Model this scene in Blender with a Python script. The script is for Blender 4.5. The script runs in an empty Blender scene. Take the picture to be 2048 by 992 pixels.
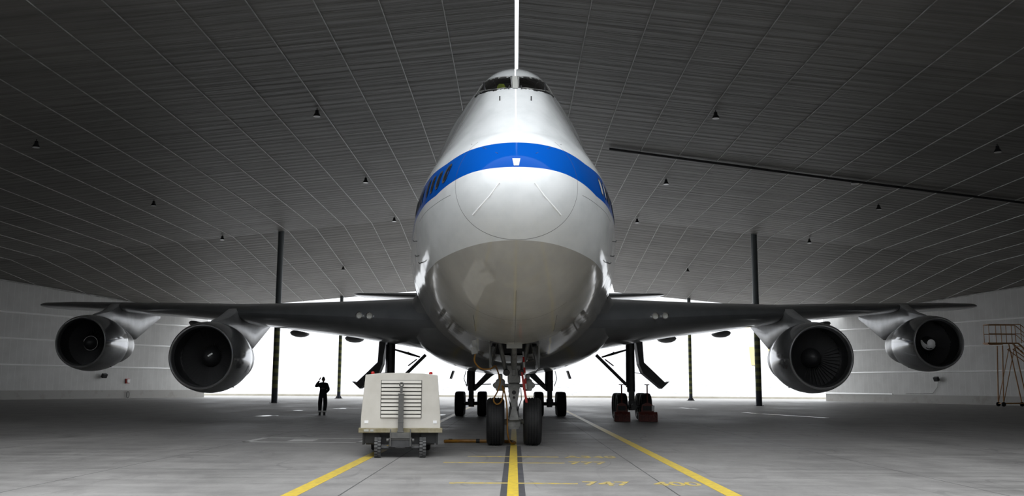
import bpy, bmesh, math, random
from mathutils import Vector, Matrix
R = math.radians
random.seed(7)
SC = bpy.context.scene
COL = SC.collection

# ---------------------------------------------------------------- camera, sky, exposure
F_PX = 1880.0
CAM_H = 1.575
PITCH = math.atan(274 / F_PX)
cd = bpy.data.cameras.new('camera')
cam = bpy.data.objects.new('camera', cd); COL.objects.link(cam)
cd.sensor_width = 36.0; cd.lens = 36.0 * F_PX / 2048; cd.clip_end = 600; cd.clip_start = .1
cam.matrix_world = Matrix.Translation((0, 0, CAM_H)) @ Matrix.Rotation(7 / F_PX, 4, 'Z') @ Matrix.Rotation(math.pi/2 + PITCH, 4, 'X') @ Matrix.Rotation(R(.34), 4, 'Z')
SC.camera = cam
w = bpy.data.worlds.new('sky'); SC.world = w; w.use_nodes = True
bg = w.node_tree.nodes['Background']
bg.inputs[0].default_value = (0.93, 0.965, 1.0, 1)
_n = w.node_tree.nodes; _l = w.node_tree.links          # overcast sky: brighter overhead than at the horizon
_tc = _n.new('ShaderNodeTexCoord'); _sp = _n.new('ShaderNodeSeparateXYZ'); _mr = _n.new('ShaderNodeMapRange')
_l.new(_tc.outputs['Generated'], _sp.inputs[0]); _l.new(_sp.outputs[2], _mr.inputs[0])
_mr.inputs[1].default_value = 0.0; _mr.inputs[2].default_value = .95; _mr.inputs[3].default_value = 1.15; _mr.inputs[4].default_value = 4.3
_l.new(_mr.outputs[0], bg.inputs[1])
SC.view_settings.view_transform = 'Standard'; SC.view_settings.look = 'None'
SC.view_settings.gamma = 1.0; SC.view_settings.use_curve_mapping = False
SC.view_settings.exposure = 0.0

# ---------------------------------------------------------------- shader helpers
class X:
    """tiny expression wrapper around Math nodes"""
    def __init__(s, nt, sock): s.nt = nt; s.k = sock
    def _o(s, op, *a):
        n = s.nt.nodes.new('ShaderNodeMath'); n.operation = op
        for i, v in enumerate((s,) + a):
            if isinstance(v, X): s.nt.links.new(v.k, n.inputs[i])
            else: n.inputs[i].default_value = v
        return X(s.nt, n.outputs[0])
    def __add__(s, o): return s._o('ADD', o)
    def __sub__(s, o): return s._o('SUBTRACT', o)
    def __mul__(s, o): return s._o('MULTIPLY', o)
    def lt(s, o): return s._o('LESS_THAN', o)
    def gt(s, o): return s._o('GREATER_THAN', o)
    def abs(s): return s._o('ABSOLUTE')
    def mod(s, o): return s._o('FLOORED_MODULO', o)
    def max(s, o): return s._o('MAXIMUM', o)
    def min(s, o): return s._o('MINIMUM', o)
    def sin(s): return s._o('SINE')
    def pow(s, o): return s._o('POWER', o)

def mat(name, col, rough=.5, metal=0, spec=.5, coat=0, emit=0):
    m = bpy.data.materials.new(name); m.use_nodes = True
    b = m.node_tree.nodes['Principled BSDF']
    b.inputs['Base Color'].default_value = (*col, 1); b.inputs['Roughness'].default_value = rough
    b.inputs['Metallic'].default_value = metal; b.inputs['Specular IOR Level'].default_value = spec
    b.inputs['Coat Weight'].default_value = coat; b.inputs['Coat Roughness'].default_value = .05
    if emit: b.inputs['Emission Color'].default_value = (*col, 1); b.inputs['Emission Strength'].default_value = emit
    return m
def nodes(m):
    nt = m.node_tree; b = nt.nodes['Principled BSDF']
    tc = nt.nodes.new('ShaderNodeTexCoord'); sp = nt.nodes.new('ShaderNodeSeparateXYZ')
    nt.links.new(tc.outputs['Object'], sp.inputs[0])
    return nt, b, tc, X(nt, sp.outputs[0]), X(nt, sp.outputs[1]), X(nt, sp.outputs[2])
def noise(nt, tc, scale, detail=4, stretch=(1, 1, 1), rough=.55):
    mp = nt.nodes.new('ShaderNodeMapping'); mp.inputs['Scale'].default_value = stretch
    nt.links.new(tc.outputs['Object'], mp.inputs[0])
    n = nt.nodes.new('ShaderNodeTexNoise'); n.inputs['Scale'].default_value = scale; n.inputs['Detail'].default_value = detail
    n.inputs['Roughness'].default_value = rough
    nt.links.new(mp.outputs[0], n.inputs['Vector'])
    return X(nt, n.outputs[0])
def mix(nt, f, a, b):
    n = nt.nodes.new('ShaderNodeMix'); n.data_type = 'RGBA'
    nt.links.new(f.k, n.inputs[0]) if isinstance(f, X) else None
    for i, v in ((6, a), (7, b)):
        if isinstance(v, tuple): n.inputs[i].default_value = (*v, 1)
        else: nt.links.new(v, n.inputs[i])
    return n.outputs[2]
def ramp(nt, f, lo, hi):
    n = nt.nodes.new('ShaderNodeMapRange'); n.inputs[1].default_value = lo; n.inputs[2].default_value = hi
    nt.links.new(f.k, n.inputs[0]); return X(nt, n.outputs[0])
def bump(nt, b, h, dist, strength=1):
    n = nt.nodes.new('ShaderNodeBump'); n.inputs['Distance'].default_value = dist; n.inputs['Strength'].default_value = strength
    nt.links.new(h.k, n.inputs['Height']); nt.links.new(n.outputs[0], b.inputs['Normal'])
def worn(name, c1, c2, scale, rough=.5, metal=0, coat=0, r2=None, stretch=(1, 1, 1), b_=0):
    m = mat(name, c1, rough, metal, coat=coat); nt, b, tc, x, y, z = nodes(m)
    n = noise(nt, tc, scale, 5, stretch); f = ramp(nt, n, .35, .68)
    nt.links.new(mix(nt, f, c1, c2), b.inputs['Base Color'])
    if r2 is not None: nt.links.new((f * (r2 - rough) + rough).k, b.inputs['Roughness'])
    if b_: bump(nt, b, n, b_)
    return m

M = {}
M['rubber'] = worn('tyre rubber', (.007, .007, .008), (.014, .014, .014), 6, .65)
M['gear_grey'] = worn('landing gear grey paint', (.30, .30, .285), (.15, .15, .145), 5, .4)
M['gear_dark'] = worn('dark landing gear paint', (.06, .06, .062), (.03, .03, .03), 4, .45)
M['hub'] = worn('wheel hub', (.25, .25, .25), (.12, .12, .12), 8, .4, .3)
M['steel'] = worn('bare steel', (.6, .6, .6), (.4, .4, .4), 10, .25, 1)
M['black'] = mat('black', (.01, .01, .01), .6)
M['yellow_hose'] = worn('orange hose', (.30, .14, .012), (.2, .085, .01), 5, .5)
M['red'] = mat('red paint', (.5, .02, .015), .45)
M['white'] = mat('white paint', (.8, .8, .8), .4)
M['pale_plate'] = mat('pale grey plate', (.4, .4, .37), .4)
M['lamp_glass'] = mat('pale lamp glass', (.92, .92, .92), .2)
M['dark_metal'] = mat('dark metal', (.02, .02, .022), .4)
M['panel_gap'] = mat('panel gap', (.05, .05, .05), .6)
M['strip'] = mat('strip', (.95, .95, .95), .2)

# ---------------------------------------------------------------- mesh helpers
class MB:
    def __init__(s): s.v = []; s.f = []; s.mi = []; s.m = 0
    def face(s, ids): s.f.append(tuple(ids)); s.mi.append(s.m)
    def add(s, pts): i = len(s.v); s.v += [tuple(p) for p in pts]; return i
    def box(s, c, d, rot=None, taper=1):
        i = s.add([]); P = []
        for sz in (-1, 1):
            for sx, sy in ((-1, -1), (1, -1), (1, 1), (-1, 1)):
                k = taper if sz > 0 else 1
                p = Vector((sx * d[0] / 2 * k, sy * d[1] / 2 * k, sz * d[2] / 2))
                if rot is not None: p = rot @ p
                P.append(p + Vector(c))
        s.add(P)
        for q in ((0, 3, 2, 1), (4, 5, 6, 7), (0, 1, 5, 4), (1, 2, 6, 5), (2, 3, 7, 6), (3, 0, 4, 7)): s.face([i + k for k in q])
        return s
    def tube(s, pts, r, n=12, cap=True, closed=False):
        pts = [Vector(p) for p in pts]; rr = r if isinstance(r, (list, tuple)) else [r] * len(pts)
        rings = []; u = None
        for k, p in enumerate(pts):
            a = pts[k - 1] if (k > 0 or closed) else p
            b = pts[(k + 1) % len(pts)] if (k < len(pts) - 1 or closed) else p
            t = (b - a).normalized() if (b - a).length > 1e-9 else Vector((0, 0, 1))
            if u is None: u = t.orthogonal().normalized()
            u = (u - t * u.dot(t)); u = u.normalized() if u.length > 1e-6 else t.orthogonal().normalized()
            v = t.cross(u)
            rings.append(s.add([p + (u * math.cos(j * 2 * math.pi / n) + v * math.sin(j * 2 * math.pi / n)) * rr[k] for j in range(n)]))
        m = len(rings)
        for k in range(m if closed else m - 1):
            a, b = rings[k], rings[(k + 1) % m]
            for j in range(n): s.face((a + j, a + (j + 1) % n, b + (j + 1) % n, b + j))
        if cap and not closed:
            s.face([rings[0] + j for j in range(n)][::-1]); s.face([rings[-1] + j for j in range(n)])
        return s
    def lathe(s, prof, c=(0, 0, 0), axis='Z', n=32, closed=False):
        """prof: list of (radius, height along the axis)"""
        c = Vector(c); rings = []
        for r, h in prof:
            P = []
            for j in range(n):
                a = j * 2 * math.pi / n; q, w_ = r * math.cos(a), r * math.sin(a)
                P.append(c + Vector({'Z': (q, w_, h), 'Y': (q, h, w_), 'X': (h, q, w_)}[axis]))
            rings.append(s.add(P))
        m = len(rings)
        for k in range(m if closed else m - 1):
            a, b = rings[k], rings[(k + 1) % m]
            for j in range(n): s.face((a + j, a + (j + 1) % n, b + (j + 1) % n, b + j))
        return s
    def prism(s, poly, axis, lo, hi):
        """poly in the two other axes extruded along axis"""
        def P(u, v, t): return {'Y': (u, t, v), 'X': (t, u, v), 'Z': (u, v, t)}[axis]
        n = len(poly); a = s.add([P(u, v, lo) for u, v in poly]); b = s.add([P(u, v, hi) for u, v in poly])
        s.face([a + k for k in range(n)][::-1]); s.face([b + k for k in range(n)])
        for k in range(n): s.face((a + k, a + (k + 1) % n, b + (k + 1) % n, b + k))
        return s
    def loft(s, secs, cap=True):
        rings = [s.add(q) for q in secs]; n = len(secs[0])
        for k in range(len(rings) - 1):
            a, b = rings[k], rings[k + 1]
            for j in range(n): s.face((a + j, a + (j + 1) % n, b + (j + 1) % n, b + j))
        if cap: s.face([rings[0] + j for j in range(n)][::-1]); s.face([rings[-1] + j for j in range(n)])
        return s
    def build(s, name, material, parent=None, smooth=True, bevel=0, ang=35, recalc=True):
        me = bpy.data.meshes.new(name); me.from_pydata(s.v, [], s.f); me.validate()
        ms = material if isinstance(material, (list, tuple)) else [material]
        for m_ in ms: me.materials.append(m_)
        if len(ms) > 1 and len(me.polygons) == len(s.mi):
            for p, k in zip(me.polygons, s.mi): p.material_index = k
        if recalc:
            bm = bmesh.new(); bm.from_mesh(me); bmesh.ops.recalc_face_normals(bm, faces=bm.faces); bm.to_mesh(me); bm.free()
        if smooth:
            for p in me.polygons: p.use_smooth = True
            me.set_sharp_from_angle(angle=R(ang))
        o = bpy.data.objects.new(name, me); COL.objects.link(o)
        if parent: o.parent = parent
        if bevel:
            bv = o.modifiers.new('bevel', 'BEVEL'); bv.width = bevel; bv.segments = 2; bv.limit_method = 'ANGLE'; bv.angle_limit = R(40)
        return o

def tag(o, label=None, cat=None, group=None, kind=None):
    if label: o['label'] = label
    if cat: o['category'] = cat
    if group: o['group'] = group
    if kind: o['kind'] = kind
    return o
def empty(name, loc=(0, 0, 0), rz=0, parent=None):
    o = bpy.data.objects.new(name, None); COL.objects.link(o); o.location = loc; o.rotation_euler = (0, 0, rz); o.empty_display_size = .3
    if parent: o.parent = parent
    return o
def S(o): o['kind'] = 'structure'; return o
def copy_tree(o, parent=None):
    c = o.copy(); COL.objects.link(c); c.parent = parent
    for ch in list(o.children): copy_tree(ch, c)
    return c
def lerp_tab(T, s, k):
    if s <= T[0][0]: return T[0][k]
    for a, b in zip(T, T[1:]):
        if s <= b[0]: t = (s - a[0]) / (b[0] - a[0]); return a[k] + (b[k] - a[k]) * t
    return T[-1][k]

# ---------------------------------------------------------------- floor and its painted marks
m = mat('concrete floor', (.3, .29, .27), .45); nt, b, tc, x, y, z = nodes(m)
big = noise(nt, tc, .35, 6, (1, .35, 1)); mid = noise(nt, tc, 1.6, 8, (1, .6, 1), .65); fine = noise(nt, tc, 14, 5)
streak = noise(nt, tc, .9, 6, (.25, 2.2, 1), .6)
f = (big * .5 + mid * .35 + fine * .15 + streak * .3)
c = mix(nt, ramp(nt, f, .5, .82), (.175, .168, .163), (.33, .318, .305))
jx = ((x - 2.4 + .012).mod(4.9)).lt(.024); jy = ((y - 2.2 + .012).mod(5.2)).lt(.02)
c = mix(nt, jx.max(jy) * .9, c, (.05, .05, .05))
stain = ramp(nt, noise(nt, tc, .8, 7, (1, .5, 1), .7), .54, .72)
skid = ((noise(nt, tc, .5, 2, (1, .25, 1)) - .5).abs().lt(.006)) * ramp(nt, noise(nt, tc, .3, 2), .45, .6)
c = mix(nt, skid * .28, c, (.05, .05, .05))
c = mix(nt, stain * .5, c, (.12, .115, .11))
nt.links.new(c, b.inputs['Base Color'])
nt.links.new((ramp(nt, big + streak, .75, 1.2) * .3 + .42).k, b.inputs['Roughness'])
bump(nt, b, fine + mid, .004)
fl = MB(); fl.box((0, 90, -.2), (330, 300, .4)); floor = S(fl.build('floor', m, smooth=False))

m_y = worn('worn yellow floor paint', (.72, .52, .04), (.5, .36, .06), 9, .45)
m_yd = worn('faded yellow floor paint', (.58, .42, .06), (.32, .28, .2), 7, .5)
m_g = worn('dark grey floor paint', (.045, .045, .05), (.08, .08, .085), 6, .6)
def strip(name, x0, x1, y0, y1, m, z=.004, nm=None):
    o = MB().box(((x0 + x1) / 2, (y0 + y1) / 2, z / 2), (x1 - x0, y1 - y0, z)).build(name, m, floor, smooth=False); return o
strip('centre_line_border', -.205, .165, 3, 25.0, m_g, .003)
strip('centre_line', -.105, .065, 3, 70, m_y, .006)
strip('guide_line', 3.08, 3.31, 3, 95, m_y)
strip('guide_line', -3.31, -3.08, 3, 95, m_y)
for yy, xa, xb in ((15.6, -1.05, 1.03), (19.65, -1.45, 1.03), (21.3, -1.03, .98)):
    strip('stop_mark', xa, xb, yy - .07, yy + .07, m_yd, .005)
def floor_text(txt, x0, x1, yc, h):
    cu = bpy.data.curves.new('t', 'FONT'); cu.body = txt; cu.size = 1; cu.extrude = .002; cu.offset = .02
    t = bpy.data.objects.new('t', cu); COL.objects.link(t)
    bpy.context.view_layer.update()
    me = bpy.data.meshes.new_from_object(t.evaluated_get(bpy.context.evaluated_depsgraph_get()))
    bpy.data.objects.remove(t)
    xs = [v.co.x for v in me.vertices]; ys = [v.co.y for v in me.vertices]
    sx = (x1 - x0) / (max(xs) - min(xs)); sy = h / (max(ys) - min(ys))
    for v in me.vertices: v.co = (x0 + (v.co.x - min(xs)) * sx, yc - h / 2 + (v.co.y - min(ys)) * sy, .003 + v.co.z)
    me.materials.append(m_yd)
    o = bpy.data.objects.new('marking_text', me); COL.objects.link(o); o.parent = floor
floor_text('747', 1.12, 1.9, 15.65, .62); floor_text('400', 2.25, 3.02, 15.65, .62)
floor_text('777', 1.12, 1.9, 19.7, .62); floor_text('A340', 1.1, 2.25, 21.35, .62)
m_lt = worn('pale worn floor patch', (.62, .61, .59), (.4, .39, .38), 3, .5)
for a in ((-7.4, -4.1, 26.0, 26.14), (-7.4, -4.1, 28.0, 28.14), (-7.4, -7.2, 26, 28.1), (-4.3, -4.1, 26, 28.1), (-6.3, -5.6, 26.6, 27.4)):
    strip('floor_patch', *a, m_lt, .004)
m_wt = mat('white floor glint', (.75, .75, .75), .2)
for k, (xa, ya, xb, yb, wd) in enumerate(((13.9, 58, 16.0, 49, .3), (15.9, 49.5, 14.2, 57, .12), (12.6, 66, 12.2, 70, .25))):
    d = Vector((xb - xa, yb - ya)); n_ = Vector((-d.y, d.x)).normalized() * wd / 2
    q = MB(); q.prism([(xa + n_.x, ya + n_.y), (xb + n_.x, yb + n_.y), (xb - n_.x, yb - n_.y), (xa - n_.x, ya - n_.y)], 'Z', 0, .005)
    q.build('wet_glint_strip', m_wt, floor, smooth=False)  # white strips laid in place of reflections on the wet floor
for (px_, py_, sx_, sy_) in ((-2.7, 47.3, .35, .9), (-1.6, 47.3, .2, .5), (-3.9, 50, .3, .8), (-12.2, 47, .5, 1.0), (-11.3, 62, .45, 1.4), (-12.9, 57, .3, .8)):
    MB().prism([(px_ + sx_ * math.cos(a) * random.uniform(.6, 1.2), py_ + sy_ * math.sin(a) * random.uniform(.6, 1.2)) for a in [k * math.pi / 5 for k in range(10)]], 'Z', 0, .004).build('floor_glint_mark', m_wt, floor, smooth=False)  # white blobs are painted glints of shiny spots on the floor

# ---------------------------------------------------------------- hangar: roof, walls, columns
Y_FRONT, Y_FOLD, Y_BACK, Y_WALL = 19.0, 78.0, 105.0, 108.0
Y_SIDE = -14.0            # roof sides extended forward out of view, shaped to limit side light
def front_edge(ax): return Y_FRONT + (Y_SIDE - Y_FRONT) * min(max((ax - 11) / 9.0, 0), 1)
def wall_x(y): return 35.3 + .446 * (Y_WALL - y)
def roof_z(xx, y):
    a = CAM_H + 14.8 - .11 * abs(xx)
    if y <= Y_FOLD: return a
    t = (y - Y_FOLD) / (Y_BACK - Y_FOLD); bb = CAM_H + 11.4 - .095 * abs(xx)
    return a + (bb - a) * t
def inner_x(y):
    return lerp_tab([(0, .078), (59.9, .078), (60, 1.6), (85, 7.6), (94.3, 9.3), (105, 11.1)], y, 1)
m = mat('ribbed roof lining', (.2, .19, .175), .55); nt, b, tc, x, y, z = nodes(m)
rip = noise(nt, tc, 1.0, 5, (.12, 3.2, 1), .6); big = noise(nt, tc, .25, 4)
wv = ((y * 8.4) + rip * 5).sin()
c = mix(nt, ramp(nt, rip * .7 + big * .4 + wv * .03, .4, .72), (.15, .143, .133), (.27, .259, .24))
ln = ((y - 1.0).mod(3.6)).lt(.05) * .5
c = mix(nt, ln, c, (.09, .09, .085))
nt.links.new(c, b.inputs['Base Color']); bump(nt, b, wv * .6 + rip * 6, .014)
yb = [Y_FRONT, 30, 40, 50, 59.9, 60, 70, 78, 85, 94.3, 100, 105]
q = MB(); NU = 20
for sd in (-1, 1):
    rows = []
    for yy in yb:
        xi, xo = inner_x(yy), wall_x(yy) + .3
        P = [(sd * (xi + (xo - xi) * k / NU), yy) for k in range(NU + 1)]
        if yy == Y_FRONT: P = [(sd * (xi + (wall_x(Y_SIDE) - xi) * k / NU), front_edge(xi + (wall_x(Y_SIDE) - xi) * k / NU)) for k in range(NU + 1)]
        rows.append((q.add([(a, c_, roof_z(a, c_)) for a, c_ in P]), q.add([(a, c_, roof_z(a, c_) + .45) for a, c_ in P])))
    for k in range(len(rows) - 1):
        for j in range(NU):
            for lv in (0, 1):
                a, b2 = rows[k][lv], rows[k + 1][lv]; q.face((a + j, a + j + 1, b2 + j + 1, b2 + j))
        for j in (0, NU):
            q.face((rows[k][0] + j, rows[k + 1][0] + j, rows[k + 1][1] + j, rows[k][1] + j))
    for k in (0, -1):
        for j in range(NU): q.face((rows[k][0] + j, rows[k][0] + j + 1, rows[k][1] + j + 1, rows[k][1] + j))
ceiling = S(q.build('ceiling', m, smooth=False))
m_batten = worn('pale seam batten', (.62, .62, .61), (.30, .30, .29), 1.4, .4)
m_rail = mat('white wall rail', (.95, .95, .94), .25)
for sd in (-1, 1):
    for k in range(24):
        xx = 2.85 + 2.32 * k if k else 2.85
        pts = []
        for yy in [Y_FRONT + .05, 40, 60, 70, Y_FOLD, 85, 94.3, Y_BACK - .02]:
            if xx < inner_x(yy) + .02 or xx > wall_x(yy): continue
            pts.append((sd * xx, yy, roof_z(xx, yy) - .02))
        if len(pts) > 1:
            # run on to where the batten meets the wall line or the tail notch
            yl = Y_WALL - (xx - 35.3) / .446
            if Y_FRONT < yl < Y_BACK and pts[-1][1] < yl: pts.append((sd * xx, yl, roof_z(xx, yl) - .02))
            MB().tube(pts, .024, 6).build('seam_batten', m_batten, ceiling)
q = MB()
q.tube([(5.6, 55, roof_z(5.6, 55) - .12), (20, 56.2, roof_z(20, 56.2) - .12), (wall_x(58) - .2, 58, roof_z(wall_x(58), 58) - .12)], .075, 8)
S(q.build('trim_1', M['dark_metal']))
# fold rib where the roof drops
m = worn('wall sheeting', (.50, .495, .48), (.58, .575, .56), .7, .45); nt = m.node_tree; b = nt.nodes['Principled BSDF']
tc = nt.nodes.new('ShaderNodeTexCoord'); sp = nt.nodes.new('ShaderNodeSeparateXYZ'); nt.links.new(tc.outputs['Object'], sp.inputs[0])
x, y, z = [X(nt, sp.outputs[k]) for k in range(3)]
base = b.inputs['Base Color'].links[0].from_socket
jn = ((y * 1.0).mod(.63)).lt(.045) * z.gt(.85)
c = mix(nt, jn * .8, base, (.62, .62, .6))
st = ramp(nt, noise(nt, tc, 1.2, 6, (1, 1, 1)), .52, .7)
c2 = mix(nt, st * .5, (.33, .32, .30), (.22, .2, .17))
c = mix(nt, z.lt(.82), c, c2)
nt.links.new(c, b.inputs['Base Color'])
m_wall = m
trim = [2]
for sd, nm in ((-1, 'wall_left'), (1, 'wall_right')):
    q = MB(); o_ = sd * .45
    ys = [Y_SIDE, 10, 40, 60, Y_FOLD, 90, Y_BACK, Y_WALL]
    ra = [q.add([(sd * wall_x(t), t, 0), (sd * wall_x(t), t, roof_z(wall_x(t), t) + .2), (sd * wall_x(t) + o_, t, roof_z(wall_x(t), t) + .2), (sd * wall_x(t) + o_, t, 0)]) for t in ys]
    for a, b2 in zip(ra, ra[1:]):
        for j in range(4): q.face((a + j, a + (j + 1) % 4, b2 + (j + 1) % 4, b2 + j))
    q.face([ra[0] + j for j in range(4)]); q.face([ra[-1] + j for j in range(4)])
    W = S(q.build(nm, m_wall, smooth=False))
    for zz, t0, t1 in ((3.12, Y_FRONT, Y_WALL), (5.5, Y_FRONT, Y_WALL), (7.85, Y_FRONT, 106)) + (((.86, 99, Y_WALL),) if sd > 0 else ()):
        r_ = MB(); n_ = (-.446 * sd, 1)
        r_.loft([[(sd * (wall_x(t) - a), t, zz + b_) for a, b_ in ((0, -.08), (.05, -.08), (.09, 0), (.05, .08), (0, .08))] for t in (t0, t1)])
        S(r_.build('trim_%d' % trim[0], m_rail, None, False)); trim[0] += 1
    # light edge strip where wall and roof meet
    r_ = MB().tube([(sd * (wall_x(t) - .06), t, roof_z(wall_x(t), t) - .06) for t in (Y_FRONT, Y_FOLD, Y_BACK)], .06, 6)
    S(r_.build('trim_%d' % trim[0], m_batten)); trim[0] += 1

# columns
def col_mat(name, c1, lo, hi):
    m = mat(name, c1, .35); nt, b, tc, x, y, z = nodes(m)
    band = ((z * 1.0).mod(.62)).lt(.31) * z.gt(lo) * z.lt(hi)
    mid = z.gt(lo) * z.lt(hi)
    n = noise(nt, tc, 3, 4)
    c = mix(nt, z.gt(hi), (.02, .025, .035), (.10, .115, .12))
    c = mix(nt, mid, c, (.045, .055, .035))
    c = mix(nt, band * (n * .5 + .3), c, (.26, .27, .07))
    nt.links.new(c, b.inputs['Base Color']); return m
m_c1 = col_mat('banded steel column', (.1, .1, .1), 1.2, 7.4)
m_c2 = col_mat('rear banded steel column', (.1, .1, .1), .75, 7.6)
for xx, yy, r_, mm, lb in ((-19.7, 78, .25, m_c1, 'dark steel roof column left of the airplane, nearer one'), (20.0, 78, .25, m_c1, 'dark steel roof column right of the airplane, nearer one'),
                           (-19.3, 104.3, .19, m_c2, 'thin banded column at the rear opening behind the person'), (19.3, 104.3, .19, m_c2, 'thin banded column at the rear opening beyond the red chocks')):
    t = empty('roof_column', (xx, yy, 0)); tag(t, lb, 'column', 'roof columns')
    h = roof_z(xx, yy) + .05
    MB().lathe([(r_, 0), (r_, h)], n=20).build('shaft', mm, t)
    q = MB(); q.box((0, 0, .02), (r_ * (4 if yy > 90 else 2.6), r_ * (4 if yy > 90 else 2.6), .04))
    for a in ((-1, 1) if yy > 90 else ()): q.prism([(a * r_ * .9, .04), (a * r_ * 1.9, .04), (a * r_ * .9, .35)], 'Y', -.02, .02)
    q.build('base_plate', M['dark_metal'], t, smooth=False)

# roof lamps
def lamp():
    t = empty('roof_lamp')
    MB().lathe([(.0, 0.02), (.03, 0), (.03, -.22), (.08, -.24)], n=12).build('hanger', M['black'], t)
    MB().lathe([(.0, -.2), (.12, -.2), (.14, -.42), (.16, -.45), (.27, -.68), (.27, -.72), (.25, -.72)], n=20).build('shade', M['dark_metal'], t)
    MB().lathe([(.0, -.70), (.25, -.70), (.25, -.73), (.0, -.735)], n=20).build('lens', M['lamp_glass'], t)
    return t
L0 = lamp(); L0.scale = (.7, .7, .62); first = True
for sd in (-1, 1):
    side = 'left' if sd < 0 else 'right'
    for xx, yy, lb in ((10.0, 45.7, 'bell roof lamp high on the %s of the cockpit, nearest of the inner row'), (10.0, 61.3, 'bell roof lamp in the middle of the inner %s row'), (10.0, 76.3, 'bell roof lamp close to the roof fold, inner %s row'),
                       (24.2, 46.1, 'bell roof lamp near the %s edge of the view, nearest of the outer row'), (24.2, 61.7, 'bell roof lamp in the middle of the outer %s row'), (24.2, 76.6, 'bell roof lamp close to the roof fold, outer %s row'),
                       (16.8, 91, 'bell roof lamp behind the fold on the %s, just above the wing')):
        t = L0 if first else copy_tree(L0); first = False
        t.location = (sd * xx, yy, roof_z(xx, yy) + .02); tag(t, lb % side, 'lamp', 'bell roof lamps')
t = empty('emergency_light', (20.6, 56.0, roof_z(20.6, 56) - .14)); tag(t, 'small white light box on the dark pipe under the right roof', 'light')
MB().box((0, 0, -.1), (.5, .2, .1)).build('housing', M['dark_metal'], t, False, .01); MB().box((0, -.02, -.18), (.42, .2, .06)).build('lens', M['lamp_glass'], t, False, .01)

# things on the walls
def onwall(sd, y, z, off=.0): return (sd * (wall_x(y) - off), y, z)
wa = math.atan(.446)
t = empty('floodlight', onwall(-1, 94.6, 2.15, .03), -wa); tag(t, 'dark floodlight on a bracket on the left wall below the outer engine', 'light')
MB().box((.12, 0, 0), (.24, .12, .12)).build('bracket', M['black'], t, False); MB().box((.36, 0, .1), (.3, .55, .42), Matrix.Rotation(R(25), 3, 'Y')).build('lamp_head', M['dark_metal'], t, False, .03)
t = empty('floodlight', onwall(1, 93.5, 2.3, .03), wa); tag(t, 'dark floodlight with hanging cable on the right wall', 'light')
MB().box((-.12, 0, 0), (.24, .12, .12)).build('bracket', M['black'], t, False); MB().box((-.36, 0, .1), (.3, .5, .42), Matrix.Rotation(R(-25), 3, 'Y')).build('lamp_head', M['dark_metal'], t, False, .03)
MB().tube([(-.05, .05, -.1), (-.05, .2, -.7), (-.05, .8, -1.3), (-.05, 2.3, -1.35), (-.05, 4.2, -1.35)], .02, 6).build('cable', M['gear_grey'], t)
t = tag(MB().box(onwall(-1, 97.6, 1.75, .16), (.16, .36, .36), Matrix.Rotation(-wa, 3, 'Z')).build('wall_sign', [M['white']], None, False, .015), 'small square white sign with red edge on the left wall', 'sign')
e = MB().box(onwall(-1, 97.6, 1.75, .08), (.1, .46, .46), Matrix.Rotation(-wa, 3, 'Z')).build('red_frame', M['red'], t, False)
q = MB(); p = Vector(onwall(-1, 97.7, .36, .12))
q.tube([p + Vector((math.sin(a) * .18 * .407, math.sin(a) * .18 * .913, math.cos(a) * .33)) for a in [k * math.pi / 8 for k in range(16)]], .03, 6, closed=True)
tag(q.build('hose_loop', M['dark_metal']), 'small dark hose loop hanging at the foot of the left wall', 'hose')

# unseen block added behind the camera to darken what the nose reflects
fc = worn('dark blocker', (.10, .10, .10), (.07, .07, .07), .4, .7)
q = MB(); q.box((0, -45, 9), (230, 12, 18)); q.box((-50, -38.8, 5), (20, .4, 10)); q.box((0, -38.8, 5), (30, .4, 10)); q.box((50, -38.8, 5), (20, .4, 10)); q.box((0, -45, 18.3), (172, 14, .6))
tag(q.build('nose_light_blocker', fc, None, False), 'unseen dark block added behind the camera to dim the nose', 'light blocker')

# outside: pale slope of panels behind the hangar
m = mat('white slope panels', (.8, .8, .8), .6); nt, b, tc, x, y, z = nodes(m)
jn = ((x + z * .35).mod(1.9)).lt(.09)
brick = ramp(nt, noise(nt, tc, 3.2, 5, (.5, 1, 3.5)), .56, .62) * z.lt(2.2)
c = mix(nt, jn, (.74, .74, .76), (.86, .86, .86)); c = mix(nt, brick * .7, c, (.3, .3, .3))
nt.links.new(c, b.inputs['Base Color'])
q = MB(); q.prism([(128, 0), (132, 9.8), (132.6, 9.8), (134, 0)], 'X', -75, 75)
bw = q.build('blast_wall', m, None, False); tag(bw, 'huge pale leaning panel wall across the bright yard behind', 'wall')
q = MB(); q.box((0, 124, .12), (140, 1.2, .24)); tag(q.build('kerb', worn('kerb concrete', (.5, .47, .4), (.4, .37, .3), 1), None, False), 'low beige kerb along the foot of the pale wall outside', 'kerb')
m_py = mat('pale yellow panel', (.85, .68, .25), .5)
for xx in (32.8, 35.4):
    MB().prism([(128 + .4 * z_ * .98 - d_, z_) for z_, d_ in ((4.5, .12), (4.5, 0), (7.0, 0), (7.0, .12))], 'X', xx - .4, xx + .4).build('yellow_panel', m_py, bw, False)

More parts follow.
